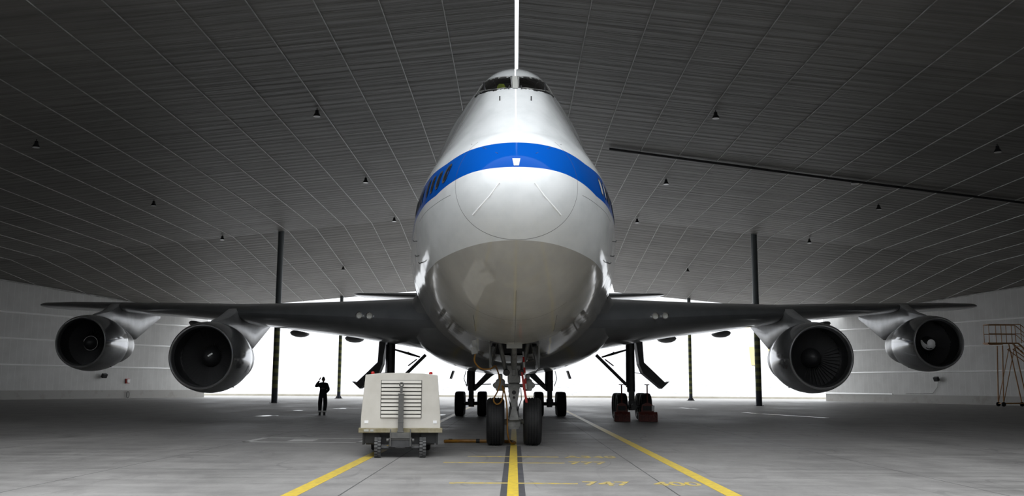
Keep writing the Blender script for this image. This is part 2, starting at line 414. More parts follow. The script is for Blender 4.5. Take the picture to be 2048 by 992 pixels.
# ---------------------------------------------------------------- the airplane
ROLL = R(.3)
NOSE_Y = 17.5
plane = empty('airplane', (.052, NOSE_Y, 0)); plane.rotation_euler = (0, -ROLL, .00835)
tag(plane, 'huge four-engined white jet airplane with blue stripe and grey belly, nose on', 'airplane')
FT = [(0.0, 5.18, 5.22, 5.26, .04, .03), (.06, 4.88, 5.23, 5.56, .42, .25), (.2, 4.62, 5.24, 5.84, .72, .45), (.45, 4.34, 5.26, 6.13, .98, .62), (.8, 4.05, 5.28, 6.43, 1.20, .78),
      (1.3, 3.74, 5.32, 6.78, 1.44, .88), (2, 3.40, 5.36, 7.25, 1.70, .95), (3, 3.06, 5.42, 7.88, 2.0, .98), (3.9, 2.88, 5.46, 8.48, 2.19, .96), (5.1, 2.70, 5.5, 9.22, 2.40, .94),
      (6, 2.6, 5.52, 9.68, 2.53, .98), (7, 2.52, 5.54, 10.02, 2.65, 1.1), (8.5, 2.42, 5.55, 10.22, 2.84, 1.6), (10, 2.34, 5.55, 10.28, 3.02, 2.15), (12, 2.27, 5.5, 10.3, 3.2, 2.6), (14, 2.25, 5.5, 10.3, 3.26, 2.75),
      (18, 2.25, 5.5, 10.1, 3.26, 2.7), (24, 2.25, 5.5, 8.9, 3.26, 3.0), (38, 2.25, 5.5, 8.8, 3.26, 3.0), (46, 3.2, 6.1, 8.8, 2.75, 2.6), (54, 5.4, 7.2, 8.8, 1.5, 1.4), (60, 7.2, 8.0, 8.7, .5, .4), (61, 7.7, 7.9, 8.1, .15, .1)]
# smooth (Catmull-Rom) interpolation in sqrt(s) for a blunt but even nose
KS = [math.sqrt(r_[0]) for r_ in FT]
def slopes(k):
    n = len(FT); d = [(FT[i + 1][k] - FT[i][k]) / (KS[i + 1] - KS[i]) for i in range(n - 1)]
    mm = [d[0]] + [0 if d[i - 1] * d[i] <= 0 else 2 * d[i - 1] * d[i] / (d[i - 1] + d[i]) for i in range(1, n - 1)] + [d[-1]]
    return mm
SLP = [slopes(k) for k in range(6)]
def par(s):
    t = math.sqrt(max(s, 0)); i = 0
    while i < len(KS) - 2 and t > KS[i + 1]: i += 1
    h = KS[i + 1] - KS[i]; u = min(max((t - KS[i]) / h, 0), 1); out = []
    for k in range(1, 6):
        a, c_ = FT[i][k], FT[i + 1][k]; m0, m1 = SLP[k][i] * h, SLP[k][i + 1] * h
        out.append((2*u**3 - 3*u*u + 1) * a + (u**3 - 2*u*u + u) * m0 + (-2*u**3 + 3*u*u) * c_ + (u**3 - u*u) * m1)
    return out
def half_section(s, nl=26, nu=44):
    zb, zm, zt, w_, r = par(s); a = min(w_, zt - zm); r = min(r, zt - zm, w_)
    P = []
    NA = 48
    for k in range(NA + 1):
        th = k * math.pi / 2 / NA
        P.append((w_ * math.cos(th), zm + a * math.sin(th))); P.append((r * math.cos(th), zt - r + r * math.sin(th)))
    P = sorted(set(P), key=lambda p: (p[1], -p[0])); hull = []
    for p in P:
        while len(hull) >= 2 and (hull[-1][0] - hull[-2][0]) * (p[1] - hull[-2][1]) - (hull[-1][1] - hull[-2][1]) * (p[0] - hull[-2][0]) <= 1e-12: hull.pop()
        hull.append(p)
    hull = [h_ for h_ in hull if h_[1] >= zm - 1e-9]
    L = [0]
    for p, q_ in zip(hull, hull[1:]): L.append(L[-1] + math.hypot(p[0] - q_[0], p[1] - q_[1]))
    up = []; j = 0
    for k in range(nu + 1):
        t = L[-1] * k / nu
        while j < len(L) - 2 and L[j + 1] < t: j += 1
        u = (t - L[j]) / max(L[j + 1] - L[j], 1e-9); up.append((hull[j][0] + (hull[j + 1][0] - hull[j][0]) * u, hull[j][1] + (hull[j + 1][1] - hull[j][1]) * u))
    low = [(w_ * math.sin(k * math.pi / 2 / nl), zm - (zm - zb) * math.cos(k * math.pi / 2 / nl)) for k in range(nl)]
    return low + up
ss = [((k / 30) ** 2) * 1.2 for k in range(1, 31)]
v_ = 1.2
while v_ < 14: v_ += .07; ss.append(v_)
while v_ < 40: v_ += 1; ss.append(v_)
while v_ < 60: v_ += 1; ss.append(min(v_, 61))
HS = [(s_, half_section(s_)) for s_ in ss]
def inside(xx, zz, s_):
    P = half_section(s_); ax = abs(xx); best = None
    for p, q_ in zip(P, P[1:]):
        if p[1] <= zz <= q_[1]:
            t = (zz - p[1]) / max(q_[1] - p[1], 1e-9); return ax < p[0] + (q_[0] - p[0]) * t
    return False
def on_skin(xx, zz, off=0.0):
    lo, hi = 0.0, 16.0
    for _ in range(30):
        md = (lo + hi) / 2
        if inside(xx, zz, md): hi = md
        else: lo = md
    return Vector((xx, hi - off, zz))
def side_x(s_, zz):
    P = half_section(s_)
    for p, q_ in zip(P, P[1:]):
        if p[1] <= zz <= q_[1]: return p[0] + (q_[0] - p[0]) * (zz - p[1]) / max(q_[1] - p[1], 1e-9)
    return 0
def skin_pt(s_, side, zz, off=.0):
    """point on the skin at station s_, height zz, pushed outwards by off"""
    e = .03; p = Vector((side * side_x(s_, zz), s_, zz))
    a = Vector((side * side_x(s_ + e, zz), s_ + e, zz)) - p; c_ = Vector((side * side_x(s_, zz + e), s_, zz + e)) - p
    n = a.cross(c_); n.normalize()
    if n.x * side < 0: n = -n
    return p + n * off

# windscreen outline on the left side, as (x, z) seen from the front: filled in below
def ray_skin(px, py):
    """front-view direction tangents measured once from the place, walked onto the skin"""
    a = (px - 1031) / F_PX; el = PITCH + math.atan((496 - py) / F_PX)
    lo, hi = 0.0, 14.0
    prev = None; k = 0.0
    while k < 14:
        d = NOSE_Y + k; depth = d * math.cos(PITCH) + math.tan(el) * d * math.sin(PITCH)
        xx = a * depth - (.198 - .00835 * d); zz = CAM_H + math.tan(el) * d
        if inside(xx, zz, k): return Vector((xx, k, zz))
        k += .02
    return Vector((a * 24, 7, CAM_H + math.tan(el) * 24))
WS_UP = [(1026, 153.5), (1010, 154.2), (995, 156), (980, 160), (968, 166), (960, 174), (953, 184)]
WS_LO = [(1026, 176), (1010, 177), (995, 179.5), (983, 181), (972, 182), (962, 184), (952, 188)]
UP = [ray_skin(*p) for p in WS_UP]; LO = [ray_skin(*p) for p in WS_LO]
def pt_in_ws(xx, zz):
    ax = -abs(xx)
    u = sorted([(p.x, p.z) for p in UP]); l = sorted([(p.x, p.z) for p in LO])
    def itp(T, q_):
        if q_ < T[0][0] or q_ > T[-1][0]: return None
        for a_, b_ in zip(T, T[1:]):
            if a_[0] <= q_ <= b_[0]: return a_[1] + (b_[1] - a_[1]) * (q_ - a_[0]) / max(b_[0] - a_[0], 1e-9)
    A, B = itp(u, ax), itp(l, ax)
    return A is not None and B is not None and B - .01 < zz < A + .01

m = mat('white, blue and grey aircraft paint', (.75, .76, .76), .16, coat=0, spec=.35); nt, b, tc, x, y, z = nodes(m)
n1 = noise(nt, tc, .9, 5); n2 = noise(nt, tc, 3.0, 6, (1, .4, 1))
white_c = mix(nt, ramp(nt, n2, .45, .75), (.70, .715, .715), (.63, .65, .65))
grey_c = mix(nt, ramp(nt, n1 * .6 + n2 * .4, .4, .65), (.44, .425, .385), (.37, .358, .33))
dip = y.min(2.0) * -.11 + y * .01
blue = z.gt(dip + 5.73) * z.lt(dip + 6.42)
c = mix(nt, blue, white_c, (.002, .075, .38))
c = mix(nt, z.lt(((y * .8 + 1.0).pow(-1.0) * .21 + 4.19)), c, grey_c)
rd = ((y - .8) - (z - 5.3) * .38).abs().lt(.007) * z.lt(6.5)
seam = x.abs().lt(.005) * z.lt(3.5) + (x.abs() - .95).abs().lt(.006) * z.lt(3.15) * y.gt(3.2) * y.lt(5.5)
ring = ((y - 3.3).abs().lt(.006)) * z.lt(3.4) * x.abs().lt(1.3)
door = (((y - 6.6).abs() - .55).abs().lt(.008) * ((z - 5.6).abs()).lt(1.0)) + ((((z - 5.6).abs() - 1.0).abs()).lt(.008) * (y - 6.6).abs().lt(.55))
panel = (z - 5.35).abs().lt(.006) * (y - 2.6).abs().lt(1.55)
lines = (rd + seam + ring + door + panel).min(1.0)
c = mix(nt, lines * .75, c, (.06, .06, .06))
# pale square patch repair and smears on the grey belly
patch = ((x + z * .42 + 1.9 - .0).abs().lt(.16)) * z.lt(4.1) * z.gt(2.95) * x.lt(0)
c = mix(nt, patch * .28 * n1, c, (.5, .5, .47))
nt.links.new(c, b.inputs['Base Color'])
belly_m = z.lt(((y * .8 + 1.0).pow(-1.0) * .21 + 4.19))
nt.links.new((belly_m * -.0 + .085).k, b.inputs['Roughness']); nt.links.new((belly_m * .4 + .22 - blue * .18).k, b.inputs['Specular IOR Level'])
bump(nt, b, noise(nt, tc, .8, 2), .02, .35)
M['skin'] = m
q = MB(); prev = None
ctr = q.add([(0, 0, 5.22)])
for si, (s_, P) in enumerate(HS):
    ring_ = [(p[0], s_, p[1]) for p in P] + [(-p[0], s_, p[1]) for p in P[-2:0:-1]]
    i = q.add(ring_); n = len(ring_)
    if prev is None:
        for j in range(n): q.face((ctr, i + j, i + (j + 1) % n))
    else:
        for j in range(n):
            j2 = (j + 1) % n
            cx = (ring_[j][0] + ring_[j2][0]) / 2; cz = (ring_[j][2] + ring_[j2][2]) / 2
            if 3.2 < s_ < 9 and cz > 7.6 and pt_in_ws(cx, cz): continue
            if 6.2 < s_ < 9.0 and cz < 3.2 and abs(cx) < .56: continue
            q.face((prev + j, prev + j2, i + j2, i + j))
    prev = i
q.face([prev + j for j in range(n)])
fus = q.build('fuselage', M['skin'], plane, ang=60)

# cockpit glass, post, frame
m_glass = bpy.data.materials.new('cockpit glass'); m_glass.use_nodes = True; nt = m_glass.node_tree; nt.nodes.clear()
o_ = nt.nodes.new('ShaderNodeOutputMaterial'); mx = nt.nodes.new('ShaderNodeMixShader'); g = nt.nodes.new('ShaderNodeBsdfGlossy'); tr = nt.nodes.new('ShaderNodeBsdfTransparent'); lw = nt.nodes.new('ShaderNodeFresnel')
g.inputs['Roughness'].default_value = .03; tr.inputs[0].default_value = (.5, .52, .5, 1); lw.inputs[0].default_value = 1.45
nt.links.new(lw.outputs[0], mx.inputs[0]); nt.links.new(tr.outputs[0], mx.inputs[1]); nt.links.new(g.outputs[0], mx.inputs[2]); nt.links.new(mx.outputs[0], o_.inputs[0])
for sd in (1, -1):
    q = MB(); NV = 5; rows = []
    for a, c_ in zip(UP, LO):
        col = []
        for k in range(NV + 1):
            zz = c_.z + (a.z - c_.z) * k / NV; xx = c_.x + (a.x - c_.x) * k / NV
            col.append(on_skin(-sd * xx if False else xx * sd, zz, -.012))
        rows.append(q.add(col))
    for a, c_ in zip(rows, rows[1:]):
        for k in range(NV): q.face((a + k, a + k + 1, c_ + k + 1, c_ + k))
    q.build('windscreen_pane', m_glass, fus)
    edge = [on_skin(p.x * sd, p.z, .008) for p in UP] + [on_skin(p.x * sd, p.z, .008) for p in LO[::-1]]
    MB().tube(edge, .02, 8, closed=True).build('windscreen_frame', M['gear_grey'], fus)
    a, c_ = on_skin(sd * UP[4].x, UP[4].z, .015), on_skin(sd * LO[4].x, LO[4].z, .015)
    MB().tube([a, c_], .025, 8).build('window_post', M['dark_metal'], fus)
    # wipers
    a = on_skin(sd * LO[2].x * .35, LO[1].z - .06, .04)
    MB().tube([a, a + Vector((sd * .02, .03, .08))], .016, 6).build('wiper_arm', M['black'], fus)
    p0 = on_skin(sd * LO[4].x * 1.0, LO[4].z - .08, .04); p1 = on_skin(sd * LO[3].x * .75, LO[3].z - .10, .04); p2 = on_skin(sd * LO[6].x * 1.03, LO[6].z - .06, .03)
    MB().tube([p2, p0, p1], [.02, .03, .018], 6).build('wiper_blade', M['black'], fus)
    a = on_skin(sd * .36, 8.02, .0); MB().tube([a, a + Vector((0, -.03, .10))], .014, 6).build('ice_probe', M['black'], fus)
pc = [on_skin(0, z_, .02) for z_ in (LO[0].z - .03, (LO[0].z + UP[0].z) / 2, UP[0].z + .03)]
q = MB(); i0 = q.add([(p.x + dx, p.y + dy, p.z) for p in pc for dx, dy in ((-.065, 0), (.065, 0), (.065, .08), (-.065, .08))])
for k in range(2):
    for j in range(4): q.face((i0 + 4*k + j, i0 + 4*k + (j + 1) % 4, i0 + 4*k + 4 + (j + 1) % 4, i0 + 4*k + 4 + j))
q.build('windscreen_post', M['pale_plate'], fus)
# cockpit interior shell
q = MB(); prev = None; s_ = 3.4
while s_ < 8.4:
    P = [p for p in half_section(s_)]
    ring_ = [(p[0], p[1]) for p in P if p[1] > 7.7]; K = 24
    ring_ = [ring_[int(k * (len(ring_) - 1) / K)] for k in range(K + 1)] if len(ring_) > 3 else []
    if ring_:
        full = ring_ + [(-a, b_) for a, b_ in ring_[-2::-1]]
        i = q.add([(a * .955, s_ + .05, 7.6 + (b_ - 7.6) * .965) for a, b_ in full]); n = len(full)
        if prev is not None:
            for j in range(n - 1):
                cx = (full[j][0] + full[j + 1][0]) / 2; cz = (full[j][1] + full[j + 1][1]) / 2
                if pt_in_ws(cx, cz) or pt_in_ws(cx, cz + .06) or pt_in_ws(cx * .95, cz): continue
                q.face((prev + j, prev + j + 1, i + j + 1, i + j))
        prev = i
    s_ += .12
q.build('cockpit_lining', M['black'], fus)
ci = MB(); ci.box((0, 6.6, 8.2), (1.9, 3.0, .06)); ci.box((0, 7.9, 8.9), (1.9, .06, 1.5)); ci.build('cockpit_floor', M['black'], fus, False)
gs = MB(); gs.prism([(4.75, 8.2), (4.75, 8.56), (5.3, 8.62), (5.5, 8.2)], 'X', -.75, .75); gs.build('glare_shield', M['black'], fus, False, .02)
m_vest = worn('hi-vis yellow fabric', (.55, .65, .03), (.35, .45, .03), 8, .8)
q = MB(); q.loft([[(-.42 + dx * k, 5.05 + dy * k * .6, z_) for dx, dy in ((-.12, -.05), (-.02, -.09), (.1, -.05), (.12, .05), (0, .09), (-.12, .05))] for k, z_ in ((1.1, 8.60), (1.15, 8.75), (.9, 8.9), (.55, 8.98))])
vest = q.build('safety_vest', m_vest); vest.matrix_world = Matrix.Translation((.05, NOSE_Y, 0)); tag(vest, 'yellow safety vest behind the left cockpit windscreen', 'vest')
MB().lathe([(0, 0), (.02, 0), (.03, .015), (.02, .03), (0, .03)], (.42, 5.0, 8.63), n=10).build('instrument_light', mat('amber lamp', (1, .6, .2), emit=3), fus)

# radome strips
for sd in (-1, 1):
    for pts in ([(948 - 0, 430), (962, 414), (982, 392), (1001, 366)], ):
        P = [ray_skin(*p) for p in pts]; P = [on_skin(-abs(p.x) * -sd, p.z, .006) for p in P]
        MB().tube(P, .015, 6).build('lightning_strip', M['strip'], fus)
    P = [ray_skin(*p) for p in ((945, 289), (970, 296), (998, 307))]; P = [on_skin(-abs(p.x) * -sd, p.z, .004) for p in P]
    MB().tube(P, .006, 5).build('lightning_strip', M['panel_gap'], fus)
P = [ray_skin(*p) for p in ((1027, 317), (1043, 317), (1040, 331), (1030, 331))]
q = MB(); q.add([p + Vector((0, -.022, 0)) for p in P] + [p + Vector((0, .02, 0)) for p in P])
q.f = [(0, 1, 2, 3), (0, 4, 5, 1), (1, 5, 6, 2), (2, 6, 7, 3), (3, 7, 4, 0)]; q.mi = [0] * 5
q.build('nose_reflection_patch', M['white'], fus, False)  # white quad on the skin, a painted bright reflection
# cabin windows along the stripe
m_win = mat('dark cabin window', (.02, .022, .025), .08, coat=.5); m_winl = mat('window blind', (.55, .52, .48), .5)
for sd in (-1, 1):
    for k in range(9):
        s0 = 1.58 + .46 * k + (.4 if k > 3 else 0) + (1.15 if sd > 0 else 0)
        zc = 6.07 - .11 * min(s0, 2) + .01 * s0
        ov = MB(); ring1 = []; ring2 = []
        for j in range(20):
            a = j * math.pi / 10; ex = .135 * abs(math.cos(a)) ** .7 * (1 if math.cos(a) > 0 else -1); ez = .2 * abs(math.sin(a)) ** .7 * (1 if math.sin(a) > 0 else -1)
            ring1.append(skin_pt(s0 + ex, sd, zc + ez, .012)); ring2.append(skin_pt(s0 + ex * .72, sd, zc + ez * .8, .006))
        a = ov.add(ring1); c_ = ov.add(ring2)
        for j in range(20): ov.face((a + j, a + (j + 1) % 20, c_ + (j + 1) % 20, c_ + j))
        wn = ov.build('cabin_window', M['panel_gap'], fus, True, recalc=True)
        pn = MB(); c_ = pn.add(ring2); pn.face([c_ + j for j in range(20)]); pn.build('pane', m_winl if (sd > 0 and k < 2) else m_win, wn, False)
# small static ports and probes on the sides
for sd in (-1, 1):
    for s0, zc in ((5.2, 5.05), (5.4, 4.72), (5.0, 4.5)):
        p = skin_pt(s0, sd, zc, .0); n = skin_pt(s0, sd, zc, .1) - p
        MB().tube([p, p + n * .8, p + n * .8 + Vector((0, -.16, 0))], .014, 6).build('pitot_probe', M['panel_gap'], fus)
# wing to body fairing
def sup(s_, w_, zb, zc, zt, e=2.5, n=48):
    P = []
    for k in range(n):
        a = k * 2 * math.pi / n; ca, sa = math.cos(a), math.sin(a)
        xx = w_ * abs(ca) ** (2 / e) * (1 if ca >= 0 else -1); hz = (zt - zc) if sa > 0 else (zc - zb)
        P.append((xx, s_, zc + hz * abs(sa) ** (2 / e) * (1 if sa >= 0 else -1)))
    return P
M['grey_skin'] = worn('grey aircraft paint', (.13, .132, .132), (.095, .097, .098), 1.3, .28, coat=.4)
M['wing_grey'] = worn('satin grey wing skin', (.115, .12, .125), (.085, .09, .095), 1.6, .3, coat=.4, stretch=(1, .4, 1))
q = MB(); q.loft([sup(12.2, 2.4, 2.5, 4.0, 5.0), sup(13.0, 3.1, 2.3, 4.0, 5.2), sup(14, 3.42, 2.17, 4.0, 5.3), sup(16, 3.62, 2.1, 4.1, 5.5), sup(20, 3.75, 2.08, 4.1, 5.6), sup(29, 3.7, 2.08, 4.1, 5.5), sup(33, 3.2, 2.2, 4.1, 5.3), sup(36, 2.3, 2.6, 4, 5)])
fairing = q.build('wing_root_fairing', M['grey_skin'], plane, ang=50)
for sd in (-1, 1):
    MB().tube([skin_pt(13.2, sd, zz, .03) for zz in (5.0, 4.4, 3.8, 3.3, 2.9, 2.6)], .03, 6).build('seal_strip', M['panel_gap'], fairing)

# wings
def airfoil(t, n=18):
    P = []
    xs = [(1 - math.cos(math.pi * k / n)) / 2 for k in range(n + 1)]
    th = lambda u: 5 * t * (.2969 * math.sqrt(u) - .126 * u - .3516 * u * u + .2843 * u ** 3 - .1036 * u ** 4)
    for u in xs: P.append((u, th(u) * 1.05 + .02 * math.sin(math.pi * u)))
    for u in xs[-2:0:-1]: P.append((u, -th(u) * .95 + .012 * math.sin(math.pi * u)))
    return P
def surf_sec(xx, le, ch, zz, t, tw=0):
    return [(xx, le + u * ch * math.cos(tw) , zz + v * ch - u * ch * math.sin(tw)) for u, v in airfoil(t)]
WT = [(1.5, 11.2, 16.6, 3.52, .112, 1.2), (3.3, 13.1, 15.2, 3.68, .112, 1.2), (7, 17.1, 12.2, 4.10, .10, .9), (11.7, 22.2, 9.3, 4.60, .09, .5), (16, 26.9, 7.9, 5.12, .085, 0), (20.8, 32.1, 6.4, 5.66, .08, 0), (26, 37.7, 5.0, 6.22, .08, 0), (29.3, 41.3, 4.1, 6.52, .078, 0), (29.65, 41.9, 3.4, 6.56, .07, 0), (29.85, 42.8, 2.1, 6.58, .05, 0)]
def wing_z(xx): return lerp_tab(WT, xx, 3)
def wing_le(xx): return lerp_tab(WT, xx, 1)
for sd in (-1, 1):
    q = MB(); secs = []
    for a_, c_ in zip(WT, WT[1:]):
        for k in range(3):
            r_ = [p + (q_ - p) * k / 3 for p, q_ in zip(a_, c_)]
            secs.append([(sd * p[0], p[1], p[2]) for p in surf_sec(r_[0], r_[1], r_[2], r_[3], r_[4], R(r_[5]))])
    secs.append([(sd * p[0], p[1], p[2]) for p in surf_sec(*WT[-1][:5])])
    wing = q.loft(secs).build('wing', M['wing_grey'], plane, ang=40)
    # landing lights in the leading edge
    for xx in (4.90, 5.32):
        zz = wing_z(xx) + .06; yy = wing_le(xx) - .07
        l_ = MB().lathe([(.13, .15), (.13, -.03), (.10, -.05), (.10, .0), (.095, .0)], (sd * xx, yy, zz), 'Y', 20).build('landing_light', M['steel'], wing)
        MB().lathe([(.095, -.005), (.06, .02), (0, .04)], (sd * xx, yy, zz), 'Y', 20).build('reflector', M['pale_plate'], l_)
    # flap track fairings under the trailing edge
    for xx, ln_, dz in ((7.5, 3.0, .0), (10.5, 2.8, 0), (17.3, 2.2, 0), (24.0, 1.8, 0)):
        le, ch = lerp_tab(WT, xx, 1), lerp_tab(WT, xx, 2); yc = le + ch * .86; zc = wing_z(xx) - .16 - .012 * ch
        q = MB(); secs = []
        for k in range(13):
            t = k / 12; r_ = math.sin(math.pi * t) ** .7 + .02
            secs.append([(sd * xx + .42 * r_ * math.cos(a), yc + (t - .5) * ln_, zc - .1 * math.sin(math.pi * t) + (.17 if math.sin(a) < 0 else .10) * r_ * math.sin(a)) for a in [j * math.pi / 6 for j in range(12)]])
        q.loft(secs).build('flap_track_fairing', M['grey_skin'], wing)
    # canoe vane line on lower wing
    # horizontal stabiliser
    q = MB(); secs = []
    for xx, le, ch, zz, t in ((.6, 47.5, 9.2, 7.55, .1), (1.6, 48.8, 8.4, 7.68, .1), (12.2, 57.9, 2.8, 8.8, .08), (12.6, 58.6, 1.8, 8.86, .06)):
        secs.append([(sd * p[0], p[1], p[2]) for p in surf_sec(xx, le, ch, zz, t)])
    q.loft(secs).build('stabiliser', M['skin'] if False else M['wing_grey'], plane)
q = MB(); secs = []
for zz, le, ch, t in ((8.3, 45, 11.5, .1), (18.6, 55.5, 4.2, .09), (19.0, 56.2, 3.0, .06)):
    secs.append([(v * ch, le + u * ch, zz) for u, v in airfoil(t)])
q.loft(secs).build('tail_fin', M['white'], plane)

# engines
M['nacelle'] = worn('polished grey nacelle', (.40, .405, .41), (.32, .325, .33), 1.5, .13, .75)
M['lip'] = mat('bare metal lip', (.8, .8, .81), .32, 1)
M['core'] = worn('titanium core cowl', (.36, .36, .35), (.24, .24, .235), 2.5, .3, .6)
M['duct'] = mat('dark intake duct', (.012, .012, .013), .3, coat=.1)
M['spinner'] = mat('matt black spinner', (.012, .012, .013), .55)
M['blade'] = mat('fan blade', (.2, .2, .205), .3, .8)
M['pylon'] = worn('pylon paint', (.44, .445, .45), (.34, .345, .35), 1.8, .28, .3)
def engine(sd, ex, es, ez, mark):
    A = lambda p: (sd * ex + p[0], es + p[1], ez + p[2])
    c = A((0, 0, 0))
    prof = [(1.13, .12), (1.16, .02), (1.195, 0), (1.235, .05), (1.285, .2), (1.335, .5), (1.375, .9), (1.385, 1.3), (1.36, 1.8), (1.30, 2.3), (1.21, 2.75), (1.19, 2.75), (1.19, 2.4)]
    q = MB(); q.lathe(prof[3:], c, 'Y', 64)
    nac = q.build('engine_nacelle', M['nacelle'], plane, ang=30)
    MB().lathe([(1.10, .30), (1.12, .12), (1.15, .02), (1.185, -.012), (1.215, .01), (1.24, .055)], c, 'Y', 64).build('intake_lip', M['lip'], nac)
    MB().lathe([(1.10, .28), (1.10, .8), (1.17, 1.25), (1.17, 1.75)], c, 'Y', 64).build('intake_duct', M['duct'], nac)
    q = MB()
    for k in range(44):
        a = k * 2 * math.pi / 44
        rr = [.38, .75, 1.155]; tw = [R(25), R(45), R(62)]; P = []
        for r_, t_ in zip(rr, tw):
            for s_ in (-1, 1):
                chd = .10 + .03 * (r_ > .5)
                off = s_ * chd * math.sin(t_); yo = s_ * chd * math.cos(t_)
                ca, sa = math.cos(a), math.sin(a)
                P.append(A((r_ * ca - off * sa, 1.35 + yo, r_ * sa + off * ca)))
        i = q.add(P)
        q.face((i, i + 1, i + 3, i + 2)); q.face((i + 2, i + 3, i + 5, i + 4))
    q.build('fan', M['blade'], nac, True, recalc=False)
    MB().lathe([(0, 1.9), (1.16, 1.9)], c, 'Y', 48).build('fan_backing', M['black'], nac)
    MB().lathe([(0, .78), (.08, .80), (.18, .87), (.28, 1.0), (.36, 1.18), (.40, 1.4), (.40, 1.6)], c, 'Y', 40).build('spinner', M['spinner'], nac)
    def sp(r_, a):  # a point on the spinner face
        yy = lerp_tab([(0, .765), (.08, .785), (.18, .855), (.28, .985), (.36, 1.165), (.4, 1.38)], r_, 1); return A((r_ * math.cos(a), yy - .006, r_ * math.sin(a)))
    if mark == 'spiral':
        MB().tube([sp(.37 - .05 * k / 30, R(200) + R(330) * k / 30) for k in range(31)], .008, 5).build('spiral_mark', M['white'], nac)
    elif mark == 'bar':
        MB().tube([sp(.03, R(40)), sp(.14, R(40)), sp(.2, R(40))], .035, 6).build('spiral_mark', M['white'], nac)
    elif mark == 'comma':
        q = MB(); i = None; N = 24; prev_ = None
        for k in range(N + 1):
            t = k / N; a = R(150) + R(190) * t; ro = .38 - .1 * t; ri = .36 - .36 * min(1, t * 1.7)
            ii = q.add([sp(ri, a), sp((ri + ro) / 2, a), sp(ro, a)])
            if prev_ is not None: q.face((prev_, prev_ + 1, ii + 1, ii)); q.face((prev_ + 1, prev_ + 2, ii + 2, ii + 1))
            prev_ = ii
        q.lathe([(0, .755), (.1, .785), (.2, .865)], c, 'Y', 24)
        q.build('spiral_mark', M['white'], nac, recalc=False)
    MB().lathe([(1.06, 2.3), (1.06, 2.9), (1.02, 3.5), (.93, 4.1), (.80, 4.6), (.68, 4.9), (.62, 4.92), (.60, 4.6), (0, 4.6)], c, 'Y', 48).build('core_cowl', M['core'], nac)
    MB().lathe([(.45, 4.4), (.42, 4.9), (.2, 5.4), (0, 5.6)], c, 'Y', 32).build('exhaust_plug', M['gear_dark'], nac)
    MB().lathe([(.0, 0), (.075, .0), (.075, .03), (0, .03)], A((sd * -.62, 2.1, -1.17)), 'Z', 14).build('vent_port', M['black'], nac)
    # pylon: a vertical blade running from the cowl up and back under the wing
    wz = wing_z(ex); wl = wing_le(ex) - es       # wing leading edge behind the lip
    top = [(.95, 1.30), (1.6, 1.50), (2.6, 1.62 + (wz - ez - 1.6) * .25), (wl - .4, wz - ez + .12), (wl + .6, wz - ez + .22), (wl + 3, wz - ez + .15), (wl + 6.2, wz - ez - .0)]
    bot = [(.95, 1.15), (1.6, 1.2), (2.6, 1.1), (3.4, .85), (5.2, .62), (6.5, .42), (wl + 6.2, wz - ez - .22)]
    wid = [.05, .16, .23, .26, .28, .24, .06]
    secs = []
    for (a, t_), (b_, u_), w_ in zip(top, bot, wid):
        secs.append([A((dx * w_, a + (b_ - a) * k, t_ + (u_ - t_) * k)) for k, dx in ((0, -.35), (0, .35), (.12, 1), (.5, 1), (.9, 1), (1, .4), (1, -.4), (.9, -1), (.5, -1), (.12, -1))])
    MB().loft(secs).build('engine_pylon', M['pylon'], plane, ang=50)
engine(-1, 11.72, 18.2, 2.64, 'bar'); engine(1, 11.72, 18.2, 2.64, '')
engine(-1, 20.75, 28.1, 3.62, 'spiral'); engine(1, 20.75, 28.1, 3.62, 'comma')

# landing gear
def wheel(parent, c, rad=.62, wid=.46, name='wheel'):
    hw = wid / 2; prof = [(rad * .5, -hw * .75), (rad * .72, -hw * .98), (rad * .86, -hw), (rad * .955, -hw * .86), (rad * .99, -hw * .62)]
    for g_ in (-.45, -.15, .15, .45):
        prof += [(rad, hw * (g_ - .05)), (rad - .014, hw * (g_ - .045)), (rad - .014, hw * (g_ + .045)), (rad, hw * (g_ + .05))]
    prof += [(rad * .99, hw * .62), (rad * .955, hw * .86), (rad * .86, hw), (rad * .72, hw * .98), (rad * .5, hw * .75)]
    wl = MB().lathe(prof, c, 'X', 48).build(name, M['rubber'], parent, ang=50)
    MB().lathe([(0, -hw * .5), (rad * .2, -hw * .62), (rad * .28, -hw * .45), (rad * .47, -hw * .5), (rad * .52, -hw * .78), (rad * .52, hw * .78), (rad * .47, hw * .5), (rad * .28, hw * .45), (rad * .2, hw * .62), (0, hw * .5)], c, 'X', 32).build('hub', M['hub'], wl)
    return wl
GY = 7.8
ng = MB()
ng.lathe([(0, .5), (.13, .5), (.13, 1.0), (.10, 1.02), (.10, 1.35), (.15, 1.38), (.15, 2.05), (.1, 2.1), (.085, 2.12), (.085, 3.1)], (0, GY, 0), 'Z', 24)
ng.tube([(-.48, GY, .62), (.48, GY, .62)], .07, 12)
ng.box((0, GY - .02, .62), (.34, .3, .26)); ng.box((0, GY - .05, .48), (.26, .2, .1))
nose_gear = ng.build('nose_landing_gear', M['gear_grey'], plane, ang=40)
for sd in (-1, 1): wheel(nose_gear, (sd * .485, GY, .622), .622, .47)
q = MB(); q.box((0, GY - .19, 1.86), (.34, .12, .46)); q.box((0, GY - .26, 1.9), (.1, .03, .17)); q.build('collar_block', M['gear_grey'], nose_gear, False, .02)
q = MB(); q.prism([(-.17, 1.58), (.17, 1.58), (.07, 1.0), (.05, .86), (-.05, .86), (-.07, 1.0)], 'Y', GY - .26, GY - .2)
q.tube([(-.17, GY - .2, 1.57), (.17, GY - .2, 1.57)], .045, 10)
q.build('torque_link', M['gear_grey'], nose_gear, False, .01)
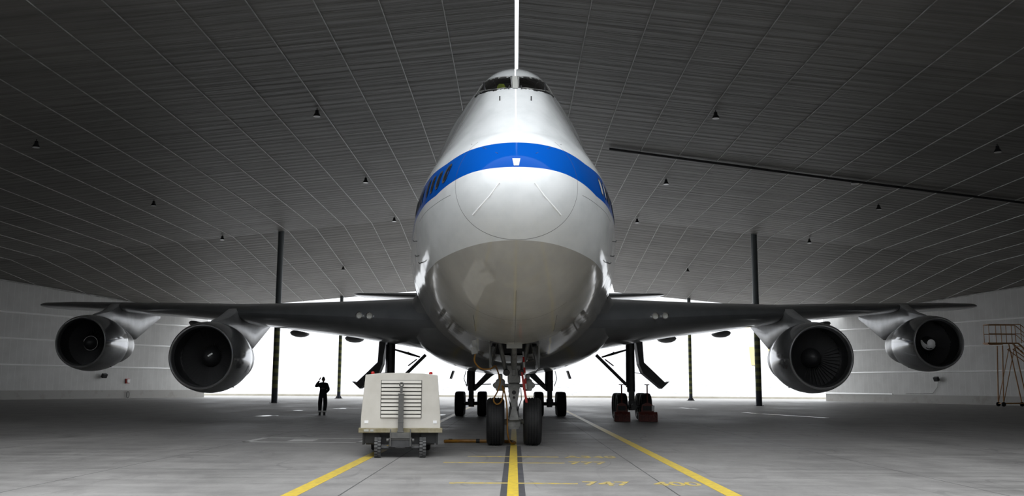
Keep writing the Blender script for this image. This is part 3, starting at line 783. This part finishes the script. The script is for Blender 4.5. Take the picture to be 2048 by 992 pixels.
q = MB(); q.lathe([(0, 0), (.055, 0), (.055, .02), (0, .02)], (0, GY - .27, 1.38), 'Y', 16); q.lathe([(0, 0), (.035, 0), (.035, .02), (0, .02)], (0, GY - .27, 1.25), 'Y', 16); q.build('link_hole', M['black'], nose_gear)
q = MB(); q.prism([(-.06, .98), (.06, .98), (.14, .66), (-.14, .66)], 'Y', GY - .3, GY - .22); q.tube([(-.2, GY - .2, .7), (.2, GY - .2, .7)], .05, 10); q.build('lower_torque_link', M['gear_grey'], nose_gear, False, .01)
for sd in (-1, 1):
    q = MB(); q.lathe([(0, 1.42), (.10, 1.42), (.125, 1.46), (.125, 1.68), (.10, 1.72), (.06, 1.74), (.06, 1.84), (.03, 1.87), (0, 1.87)], (sd * .36, GY - .1, 0), 'Z', 20)
    q.tube([(sd * .15, GY - .1, 1.56), (sd * .36, GY - .1, 1.56)], .05, 10)
    q.tube([(sd * .4, GY - .1, 1.56), (sd * .50, GY - .1, 1.57), (sd * .56, GY - .1, 1.57)], [.05, .09, .03], 12)
    q.build('steering_actuator', M['gear_grey'], nose_gear)
    MB().tube([(sd * .22, GY, 1.95), (sd * .44, GY - .15, 2.95)], .06, 12).build('drag_brace', M['gear_grey'], nose_gear)
    q = MB(); q.loft([[(sd * (.56 + .0 * k), 6.3, z_a) for z_a in ()] for k in ()]) if False else q.prism([(6.3, 2.62), (8.9, 2.5), (8.7, 1.95), (6.5, 2.0)], 'X', sd * .60, sd * .64)
    q.build('gear_door', M['grey_skin'], nose_gear, False, .01)
    MB().tube([(sd * .46, 8.2, 2.75), (sd * .6, 8.2, 2.1)], .02, 6).build('door_rod', M['gear_grey'], nose_gear)
    q = MB(); q.lathe([(0, 0), (.07, 0), (.09, .05), (.09, .12)], (sd * .2, GY - .3, 1.9), 'Y', 18); q.build('taxi_light', M['dark_metal'], nose_gear)
MB().box((0, 6.35, 2.56), (.40, .05, .14)).build('drag_plate', M['pale_plate'], nose_gear, False, .01)
MB().tube([(0, 6.5, 2.6), (0, GY - .2, 2.0)], .07, 14).build('actuator_strut', M['gear_grey'], nose_gear)
q = MB(); q.box((0, 7.6, 3.35), (1.2, 2.9, .05)); q.box((-.58, 7.6, 2.95), (.04, 2.9, .8)); q.box((.58, 7.6, 2.95), (.04, 2.9, .8)); q.box((0, 9.02, 2.9), (1.2, .04, .9)); q.box((0, 6.18, 2.98), (1.2, .04, .74))
for k in range(5): q.box((0, 6.5 + k * .55, 3.25), (1.1, .06, .12))
q.build('wheel_bay', M['gear_dark'], plane, False)
q = MB(); q.tube([(.1, GY - .3, 2.0), (.12, GY - .34, 1.8)], .01, 5); nose_gear_pipes = q
for sx in (-.06, .09): nose_gear_pipes.tube([(sx, GY - .12, .9), (sx * 2.2, GY - .16, 1.2), (sx * 2, GY - .16, 1.5)], .012, 6)
nose_gear_pipes.build('hydraulic_line', M['black'], nose_gear)
# striped warning stick and red ribbon
st_ = MB()
for k in range(7):
    st_.m = k % 2; st_.tube([(.235 + .012 * k, GY - .36, 2.45 - .14 * k), (.235 + .012 * (k + 1), GY - .36, 2.45 - .14 * (k + 1))], .026 if k % 2 else .018, 8)
st_.build('lock_pin_stick', [M['white'], M['red']], nose_gear)
q = MB(); i = q.add([(.18, GY - .37, 1.92), (.24, GY - .37, 1.9), (.22, GY - .38, 1.6), (.28, GY - .38, 1.6), (.30, GY - .38, 1.12), (.36, GY - .38, 1.12)]); q.face((i, i + 1, i + 3, i + 2)); q.face((i + 2, i + 3, i + 5, i + 4))
rb = q.build('warning_ribbon', M['red'], nose_gear, False, recalc=False); sol = rb.modifiers.new('thick', 'SOLIDIFY'); sol.thickness = .006
# ground power plug and orange cable hanging from the belly
q = MB(); q.box((-.98, 5.95, 2.55), (.13, .06, .26), Matrix.Rotation(R(-12), 3, 'Y')); q.box((-1.0, 5.9, 2.42), (.15, .05, .18), Matrix.Rotation(R(-12), 3, 'Y'))
q.build('power_receptacle_flap', M['gear_grey'], plane, False, .01)

def truck_gear(name, sd, gx, gs, ztop, spread, rad, kind):
    dz = -math.tan(ROLL) * sd * gx
    X0 = sd * gx; q = MB()
    q.lathe([(0, .45), (.15, .45), (.15, .8), (.12, .82), (.12, 1.25), (.19, 1.3), (.19, ztop)], (X0, gs, dz), 'Z', 20)
    q.tube([(X0, gs - .95, rad + dz), (X0, gs + .95, rad + dz)], .14, 14)
    for ay in (-.74, .74): q.tube([(X0 - spread, gs + ay, rad + dz), (X0 + spread, gs + ay, rad + dz)], .08, 12)
    q.box((X0, gs - .18, 1.0 + dz), (.26, .12, .7)); q.box((X0 + .0, gs - .3, .72 + dz), (.34, .3, .3))
    q.tube([(X0 - .22, gs - .1, 1.5 + dz), (X0 - .2, gs - .1, ztop - .3)], .03, 8)
    g_ = q.build(name, M['gear_dark'], plane, ang=40)
    for ay in (-.74, .74):
        for s2 in (-1, 1): wheel(g_, (X0 + s2 * spread, gs + ay, rad + dz), rad, .46)
    return g_, dz
for sd in (-1, 1):
    g_, dz = truck_gear('wing_landing_gear', sd, 5.6, 26.75, 3.75, .55, .622, 'wing')
    MB().tube([(sd * 3.95, 26.3, 2.95), (sd * 5.35, 26.55, 1.6)], .075, 10).build('side_brace', M['gear_dark'], g_)
    q = MB(); q.tube([(sd * 4.2, 26.25, 2.85), (sd * 4.7, 26.3, 3.0), (sd * 5.4, 26.5, 3.2)], [.035, .06, .04], 8); q.tube([(sd * 4.35, 26.25, 2.75), (sd * 4.75, 26.3, 2.45)], .03, 6); q.tube([(sd * 4.75, 26.25, 2.98), (sd * 4.75, 26.25, 3.1)], .03, 6)
    q.build('lock_link', M['gear_dark'], g_)
    q = MB(); q.prism([(sd * 5.80, 3.72), (sd * 6.12, 3.68), (sd * 6.18, 2.62), (sd * 7.15, 1.68), (sd * 7.35, 1.74), (sd * 6.98, 1.40), (sd * 6.12, 2.12), (sd * 5.95, 2.55), (sd * 5.9, 3.0)], 'Y', 26.4, 27.3)
    q.build('gear_door', M['gear_dark'], g_, False)
    MB().tube([(sd * 5.7, 26.6, 2.15), (sd * 6.1, 26.6, 2.1)], .018, 6).build('door_rod', M['gear_dark'], g_)
    g_, dz = truck_gear('body_landing_gear', sd, 2.02, 31.7, 2.6, .57, .622, 'body')
    q = MB(); q.prism([(sd * 1.85, 1.55), (sd * 1.85, 1.25), (sd * 1.0, 2.0), (sd * .55, 2.3), (sd * 1.15, 2.3)], 'Y', 31.5, 31.7); q.build('drag_panel', M['gear_dark'], g_, False)
    q = MB(); q.tube([(sd * 1.85, 31.5, 1.6), (sd * 1.0, 31.5, 1.62)], .03, 6); q.tube([(sd * 2.3, 31.5, 2.3), (sd * 2.4, 31.5, 1.9), (sd * 2.25, 31.5, 1.5)], .02, 6); q.build('hose', M['gear_dark'], g_)
    MB().prism([(sd * 2.9, 2.3), (sd * 2.98, 2.3), (sd * 3.12, 1.9), (sd * 3.04, 1.88)], 'Y', 31, 32).build('gear_door', M['gear_dark'], g_, False)
# belly antenna and drain mast
MB().prism([(14.5, 2.25), (15.0, 2.2), (14.95, 2.0), (14.75, 2.0)], 'X', -.02, .02).build('belly_antenna', M['white'], plane, False)

# ---------------------------------------------------------------- orange cable and floor hose
hz = [(-.98, 23.5, 2.35), (-1.0, 23.5, 2.15), (-.85, 23.55, 1.98), (-.62, 23.7, 1.97), (-.5, 24.0, 2.05), (-.47, 24.4, 2.0), (-.42, 24.7, 1.85), (-.38, 24.8, 1.65), (-.45, 24.8, 1.4), (-.55, 24.8, 1.2), (-.47, 24.8, 1.08), (-.35, 24.8, 1.15), (-.30, 24.8, 1.4), (-.33, 24.85, 1.55), (-.28, 24.9, 1.45), (-.21, 24.9, 1.1), (-.19, 24.9, .7), (-.18, 24.9, .35), (-.12, 25.1, .1), (0, 25.3, .05)]
def smooth_pts(P, n=5):
    P = [Vector(p) for p in P]; out = []
    for i in range(len(P) - 1):
        p0, p1, p2, p3 = P[max(i - 1, 0)], P[i], P[i + 1], P[min(i + 2, len(P) - 1)]
        for k in range(n):
            t = k / n; out.append(.5 * ((2 * p1) + (p2 - p0) * t + (2 * p0 - 5 * p1 + 4 * p2 - p3) * t * t + (3 * p1 - p0 - 3 * p2 + p3) * t ** 3))
    return out + [P[-1]]
tag(MB().tube(smooth_pts(hz), .02, 8).build('power_cable', M['yellow_hose']), 'orange power cable looping down from the belly to the nose gear', 'cable')
hs = empty('floor_hose', (0, 26.2, 0)); tag(hs, 'flat orange hose on the floor between the cart and nose wheels', 'hose')
MB().tube(smooth_pts([(-1.9, -.2, .05), (-1.5, .02, .05), (-1.0, 0, .05), (-.5, -.05, .05), (-.1, -.1, .05), (.0, -.6, .05)]), .045, 8).build('hose_line', M['yellow_hose'], hs)
q = MB()
for xx in (-1.75, -1.0): q.tube([(xx - .05, 0, .055), (xx + .05, 0, .055)], .055, 10)
q.build('coupling', M['black'], hs)

# ---------------------------------------------------------------- ground cart
cart = empty('ground_power_cart', (-2.49, 20.9, 0), math.atan(2.56 / 20.9) - .01); tag(cart, 'cream louvred ground power cart on wheels in front of the nose', 'cart')
M['tow_grey'] = worn('dark grey towbar', (.085, .085, .082), (.13, .125, .115), 6, .5)
M['cream'] = worn('cream cart paint', (.66, .63, .57), (.58, .55, .49), 2.5, .5)
M['olive'] = worn('worn olive frame paint', (.22, .19, .10), (.34, .30, .22), 7, .55)
sec = lambda y_, wb, wt, zt: [(-wb, y_, .62), (-wb, y_, .88), (-wt, y_, zt - .02), (-wt * .6, y_, zt + .015), (0, y_, zt + .03), (wt * .6, y_, zt + .015), (wt, y_, zt - .02), (wb, y_, .88), (wb, y_, .62)]
q = MB(); q.loft([sec(0, .865, .79, 1.80), sec(2.9, .865, .79, 1.80)]); body = q.build('body', M['cream'], cart, False, .012)
q = MB(); q.box((0, -.005, 1.255), (.89, .02, .82)); lv = q.build('louvre_panel', M['black'], cart, False)
for k in range(10):
    q = MB(); q.box((0, -.022, 1.626 - k * .0825), (.87, .02, .060), Matrix.Rotation(R(-14), 3, 'X')); q.build('louvre_slat', M['cream'], lv, False, .004)
q = MB(); q.box((0, 1.45, .58), (1.82, 3.0, .1)); q.build('frame', M['olive'], cart, False, .01)
for sx, w_ in ((-.74, .11), (-.62, .07)): MB().box((sx, -.055, .575), (w_, .02, .045)).build('lamp_plate', M['pale_plate'], cart, False, .008)
for sd in (-1, 1):
    MB().box((sd * .745, -.005, .76), (.085, .01, .06)).build('reflector', mat('white reflector', (.95, .95, .95), .3), cart, False)
    q = MB(); q.lathe([(0, 0), (.04, 0), (.04, .03), (.03, .05), (0, .055)], (sd * .64 + .0, .15, 1.80), 'Z', 14); q.build('beacon', M['red'], cart)
    q = MB(); q.box((sd * .80, .55, .42), (.04, 1.0, .3)); q.box((sd * .62, .1, .43), (.34, .04, .26)); q.build('skirt', M['black'], cart, False)
    # block-tread tyre
    wq = MB().lathe([(.12, -.07), (.19, -.075), (.205, -.06), (.205, .06), (.19, .075), (.12, .07)], (sd * .485 + .0, -.02, .215), 'X', 32).build('wheel', M['rubber'], cart)
    q = MB()
    for k in range(18):
        a = k * 2 * math.pi / 18
        for s2 in (-1, 1):
            a2 = a + (math.pi / 18 if s2 > 0 else 0); rot = Matrix.Rotation(a2, 3, 'X')
            p = rot @ Vector((0, 0, .205)); q.box((sd * .485 + s2 * .036, -.02 + p.y, .215 + p.z), (.066, .045, .02), rot)
    q.build('tread_blocks', worn('dusty tyre', (.07, .07, .07), (.12, .12, .12), 6, .7), wq, False)
    MB().lathe([(0, -.06), (.12, -.06), (.12, .06), (0, .06)], (sd * .485, -.02, .215), 'X', 20).build('hub', M['gear_grey'], wq)
    wr = MB().lathe([(.0, -.08), (.2, -.09), (.225, -.06), (.225, .06), (.2, .09), (0, .08)], (sd * .62, 2.35, .225), 'X', 28).build('wheel', M['rubber'], cart)
q = MB(); q.tube([(-.42, -.02, .215), (.42, -.02, .215)], .035, 8); q.box((0, .3, .33), (.5, .9, .2)); q.box((0, 1.55, .40), (1.5, 2.6, .28)); q.box((0, 2.35, .3), (1.1, .3, .16)); q.box((0, -.02, .36), (.2, .25, .3)); q.build('axle_and_shade_box', M['gear_dark'], cart, False)  # includes a dark underbody box added to deepen shade beneath the cart
# towbar folded upright
q = MB(); q.box((0, -.14, .48), (.42, .1, .12))
for sd in (-1, 1): q.box((sd * .215, -.16, .43), (.025, .1, .36)); q.tube([(sd * .25, -.16, .38), (sd * .3, -.16, .38)], .035, 8)
q.tube([(-.25, -.16, .4), (.25, -.16, .4)], .015, 8); q.build('towbar_hinge', M['tow_grey'], cart, False, .005)
q = MB(); q.box((0, -.14, .93), (.115, .06, .84)); q.box((0, -.14, 1.36), (.14, .07, .03)); q.box((0, -.14, .56), (.15, .08, .03)); q.box((0, -.14, 1.45), (.055, .05, .14)); q.box((0, -.145, 1.1), (.125, .06, .02)); q.box((0, -.145, .76), (.125, .06, .02))
tb = q.build('towbar', M['tow_grey'], cart, False, .006)
q = MB(); q.tube([(.04 * math.cos(a), -.14, 1.57 + .04 * math.sin(a)) for a in [k * math.pi / 8 for k in range(16)]], .016, 8, closed=True); q.build('tow_eye', M['tow_grey'], tb)

# ---------------------------------------------------------------- red wheel chocks at the right wing gear
M['rust'] = worn('rusty red steel', (.16, .028, .018), (.09, .018, .012), 5, .55)
for k, (xx, yy, wd, lb) in enumerate(((4.8, 42.7, .70, 'red steel wheel chock with handle at the right wing gear, nearer the nose wheels'), (5.95, 42.7, .82, 'red steel wheel chock with white tag at the right wing gear, outer one'))):
    t = empty('wheel_chock', (xx, yy, 0)); tag(t, lb, 'chock', 'red wheel chocks')
    q = MB(); q.prism([(-.28, 0), (.2, 0), (.2, .16), (.1, .42), (-.2, .42), (-.28, .3)], 'X', -wd / 2, wd / 2); q.build('block', M['rust'], t, False, .015)
    q = MB(); q.box((0, -.3, .22), (wd * .96, .05, .05)); 
    for j in range(5): q.box((-wd * .4 + j * wd * .2, -.3, .2), (.04, .05, .3), Matrix.Rotation(R(18 if j % 2 else -18), 3, 'Y'))
    q.build('front_grille', M['rust'], t, False)
    q = MB(); q.prism([(-wd * .36, .4), (wd * .36, .4), (wd * .3, .72), (.06, .82), (-.06, .82), (-wd * .3, .72)], 'Y', .0, .06); q.build('upright_plate', M['rust'], t, False)
    MB().box((0, -.01, .58), (wd * .5, .02, .2)).build('plate_window', M['black'], t, False)
    q = MB(); q.tube([(0, .03, .8), (0, .03, 1.62)], .032, 8); q.tube([(-.12, .03, 1.62), (.1, .03, 1.62)], .02, 8); q.build('handle', M['rust'], t)
    if k: MB().box((wd * .3, -.03, .58), (.11, .02, .24)).build('tag', M['white'], t, False)

# ---------------------------------------------------------------- person
person = empty('person', (-9.72, 48.2, 0), R(4)); tag(person, 'person in dark overalls with reflective ankle bands raising one hand', 'person')
M['overall'] = worn('dark navy overall', (.012, .014, .022), (.02, .022, .03), 12, .85)
M['skin_tone'] = mat('skin tone', (.28, .16, .11), .55); M['hair'] = mat('dark hair', (.015, .012, .01), .7)
def skin_mesh(name, V, E_, rad, material, parent, root=0, lv=2):
    me = bpy.data.meshes.new(name); me.from_pydata(V, E_, []); me.materials.append(material)
    o = bpy.data.objects.new(name, me); COL.objects.link(o); o.parent = parent
    mo = o.modifiers.new('skin', 'SKIN'); mo.use_smooth_shade = True
    if not me.skin_vertices: 
        a_ = me.attributes.new if False else None
    for k, sv in enumerate(me.skin_vertices[0].data):
        sv.radius = rad[k] if isinstance(rad[k], tuple) else (rad[k], rad[k]); sv.use_root = (k == root)
    ss_ = o.modifiers.new('sub', 'SUBSURF'); ss_.levels = lv; ss_.render_levels = lv
    return o
# person faces away from the camera (local +y is forward); left arm raised to the ear
V = [(0, 0, 1.05), (0, 0, 1.22), (0, .0, 1.42), (0, .0, 1.56), (0, .01, 1.66),                 # 0 pelvis 1 waist 2 chest 3 shoulders line 4 neck
     (-.10, 0, .98), (-.135, .02, .56), (-.12, -.03, .14),                                        # 5 hip 6 knee 7 ankle (left)
     (.10, 0, .98), (.13, .06, .57), (.10, .0, .16),                                              # 8..10 right
     (-.17, 0, 1.54), (-.40, .02, 1.44), (-.27, .06, 1.64), (-.20, .06, 1.74),                    # 11 shoulder 12 elbow 13 forearm 14 wrist left
     (.17, 0, 1.54), (.28, -.02, 1.28), (.14, .14, 1.14), (.1, .2, 1.12)]                          # 15 shoulder 16 elbow 17 wrist right
E_ = [(0, 1), (1, 2), (2, 3), (3, 4), (0, 5), (5, 6), (6, 7), (0, 8), (8, 9), (9, 10), (3, 11), (11, 12), (12, 13), (13, 14), (3, 15), (15, 16), (16, 17), (17, 18)]
rad = [(.185, .13), (.18, .13), (.205, .14), (.14, .11), (.06, .065), (.135, .13), (.12, .11), (.09, .09), (.135, .13), (.12, .11), (.09, .09),
       .105, .08, .052, .038, .105, .09, .055, .038]
pb = skin_mesh('body', V, E_, rad, M['overall'], person)
q = MB(); P = []
for k in range(15):   # head: egg with brow, jaw
    t = k / 14; zz = 1.645 + .275 * t; r_ = math.sin(math.pi * min(max(t * .94 + .03, 0), 1)) ** .55
    P.append([(.076 * r_ * math.cos(a) * (1 - .18 * (t < .35)), .012 + .095 * r_ * math.sin(a) * (1.06 if math.sin(a) < 0 else 1), zz) for a in [j * math.pi / 10 for j in range(20)]])
q.loft(P)
q.tube([(0, .105, 1.80), (0, .128, 1.765), (0, .108, 1.755)], [.008, .016, .012], 8)
for sd in (-1, 1):
    q.lathe([(0, -.012), (.03, -.008), (.034, 0), (.02, .01), (0, .012)], (sd * .08, .0, 1.785), 'X', 12)
    q.lathe([(0, 0), (.012, .002), (0, .008)], (sd * .03, .1, 1.805), 'Y', 10)
q.tube([(-.025, .1, 1.715), (0, .105, 1.712), (.025, .1, 1.715)], .006, 6)
q.build('head', M['skin_tone'], person)
q = MB(); P = []
for k in range(10):
    t = k / 9; zz = 1.80 + .135 * t; r_ = math.cos(t * math.pi / 2 * .97) ** .5
    P.append([(.085 * r_ * math.cos(a), -.003 + .103 * r_ * math.sin(a), zz) for a in [j * math.pi / 10 for j in range(20)]])
q.loft(P).build('hair', M['hair'], person)
def hand(base, d, up, sgn, nm):
    """palm at base heading d, fingers curled"""
    d = Vector(d).normalized(); up = Vector(up).normalized(); sdv = d.cross(up).normalized()
    V = [Vector(base), Vector(base) + d * .045, Vector(base) + d * .085]; E2 = [(0, 1), (1, 2)]; rr = [(.026, .018), (.036, .018), (.036, .016)]
    for k, ln_ in enumerate((.066, .075, .07, .055)):
        o_ = sdv * (.027 - .018 * k); i = len(V)
        a = Vector(base) + d * .088 + o_; b_ = a + d * ln_ * .5 + up * .012; c_ = b_ + d * ln_ * .25 + up * .035
        V += [a, b_, c_]; E2 += [(2, i), (i, i + 1), (i + 1, i + 2)]; rr += [.0105, .0095, .008]
    i = len(V); a = Vector(base) + d * .03 + sdv * .034 * sgn; V += [a, a + d * .03 + sdv * .02 * sgn + up * .015, a + d * .055 + sdv * .015 * sgn + up * .03]
    E2 += [(1, i), (i, i + 1), (i + 1, i + 2)]; rr += [.013, .011, .009]
    skin_mesh(nm, [tuple(v) for v in V], E2, rr, M['skin_tone'], person, lv=1)
hand((-.195, .062, 1.755), (.22, .02, .95), (.2, .9, 0), 1, 'hand'); hand((.09, .21, 1.12), (-.6, .5, -.1), (-.4, -.8, 0), -1, 'hand')
for sx, sy in ((-.12, -.03), (.10, .0)):
    MB().lathe([(.095, .16), (.103, .165), (.108, .235), (.10, .24)], (sx, sy, 0), 'Z', 18).build('reflective_band', mat('reflective band', (.95, .95, .93), .3), person)
    q = MB(); q.loft([[(sx + .055 * a, sy - .10 + .30 * b_, z_) for a, b_ in ((-1, .15), (-.8, 0), (.8, 0), (1, .15), (1, .8), (.6, 1), (-.6, 1), (-1, .8))] for z_ in (0, .03)])
    q.loft([[(sx + .05 * a, sy - .095 + .28 * b_, z_) for a, b_ in ((-1, .15), (-.8, 0), (.8, 0), (1, .15), (1, .8), (.6, 1), (-.6, 1), (-1, .8))] for z_ in (.03, .07)])
    q.loft([[(sx + .055 * math.cos(a), sy + .0 + .065 * math.sin(a), z_) for a in [j * math.pi / 6 for j in range(12)]] for z_ in (.05, .17)])
    q.build('boot', M['black'], person)
MB().prism([(-.1, 1.36), (.0, 1.40), (.1, 1.36), (.09, 1.31), (-.09, 1.31)], 'Y', -.134, -.128).build('back_print', mat('grey print', (.09, .09, .1), .6), person, False)

# ---------------------------------------------------------------- mobile stair at the right wall
M['stair'] = worn('orange stair paint', (.50, .25, .09), (.36, .16, .05), 4, .5)
sx0 = 42.7; t = empty('maintenance_stair', (sx0, 82.0, 0)); tag(t, 'orange tubular maintenance stair on castors by the right wall', 'stair')
W_ = .9
q = MB()
for yy in (-W_ / 2, W_ / 2):
    q.tube([(-.9, yy, .22), (-.65, yy, 5.2)], .05, 8); q.tube([(1.15, yy, .22), (.35, yy, 5.4)], .05, 8); q.tube([(-.9, yy, .25), (.35, yy, 5.0)], .035, 8)
    q.tube([(-.9, yy, .25), (6.2, yy, .35)], .05, 8); q.tube([(3.2, yy, .3), (3.6, yy, 3.2)], .04, 8)
for xx in (-.9, 1.15, 3.2, 6.1): q.tube([(xx, -W_ / 2, .25), (xx, W_ / 2, .25)], .045, 8)
q.build('support_frame', M['stair'], t)
q = MB(); q.box((-.6, 0, 5.4), (2.6, W_, .1)); q.box((-1.2, 0, 5.3), (1.2, W_, .06)); q.build('platform', M['stair'], t, False, .01)
q = MB()
for yy in (-W_ / 2, W_ / 2):
    q.tube([(-1.75, yy, 5.4), (-1.75, yy, 7.0), (1.0, yy, 7.0), (2.6, yy, 5.6), (6.4, yy, 1.8)], .035, 8)
    q.tube([(-1.75, yy, 6.2), (1.0, yy, 6.2), (2.3, yy, 5.0)], .03, 6)
    for xx in (-.7, .2, 1.0): q.tube([(xx, yy, 5.4), (xx, yy, 7.0)], .03, 6)
    for k in range(4): q.tube([(2.2 + k * 1.2, yy, 4.2 - k * 1.15), (2.6 + k * 1.2, yy, 5.6 - k * 1.2)], .03, 6)
q.tube([(-1.75, -W_ / 2, 7.0), (-1.75, W_ / 2, 7.0)], .03, 6); q.build('handrail', M['stair'], t)
q = MB()
for yy in (-W_ / 2, W_ / 2): q.tube([(.7, yy, 5.4), (5.9, yy, .4)], .07, 8); q.tube([(.2, yy, 4.9), (2.9, yy, 2.9), (5.0, yy, .9)], .04, 8)
q.build('stair_stringer', M['stair'], t)
q = MB()
for k in range(16): q.box((.9 + k * .32, 0, 5.15 - k * .308), (.28, W_, .04))
q.build('tread', M['stair'], t, False)
for xx in (-.9, 1.15, 3.2, 6.1):
    for yy in (-W_ / 2, W_ / 2):
        MB().lathe([(0, -.06), (.15, -.07), (.19, -.05), (.19, .05), (.15, .07), (0, .06)], (xx, yy, .19), 'Y', 20).build('castor', M['rubber'], t)
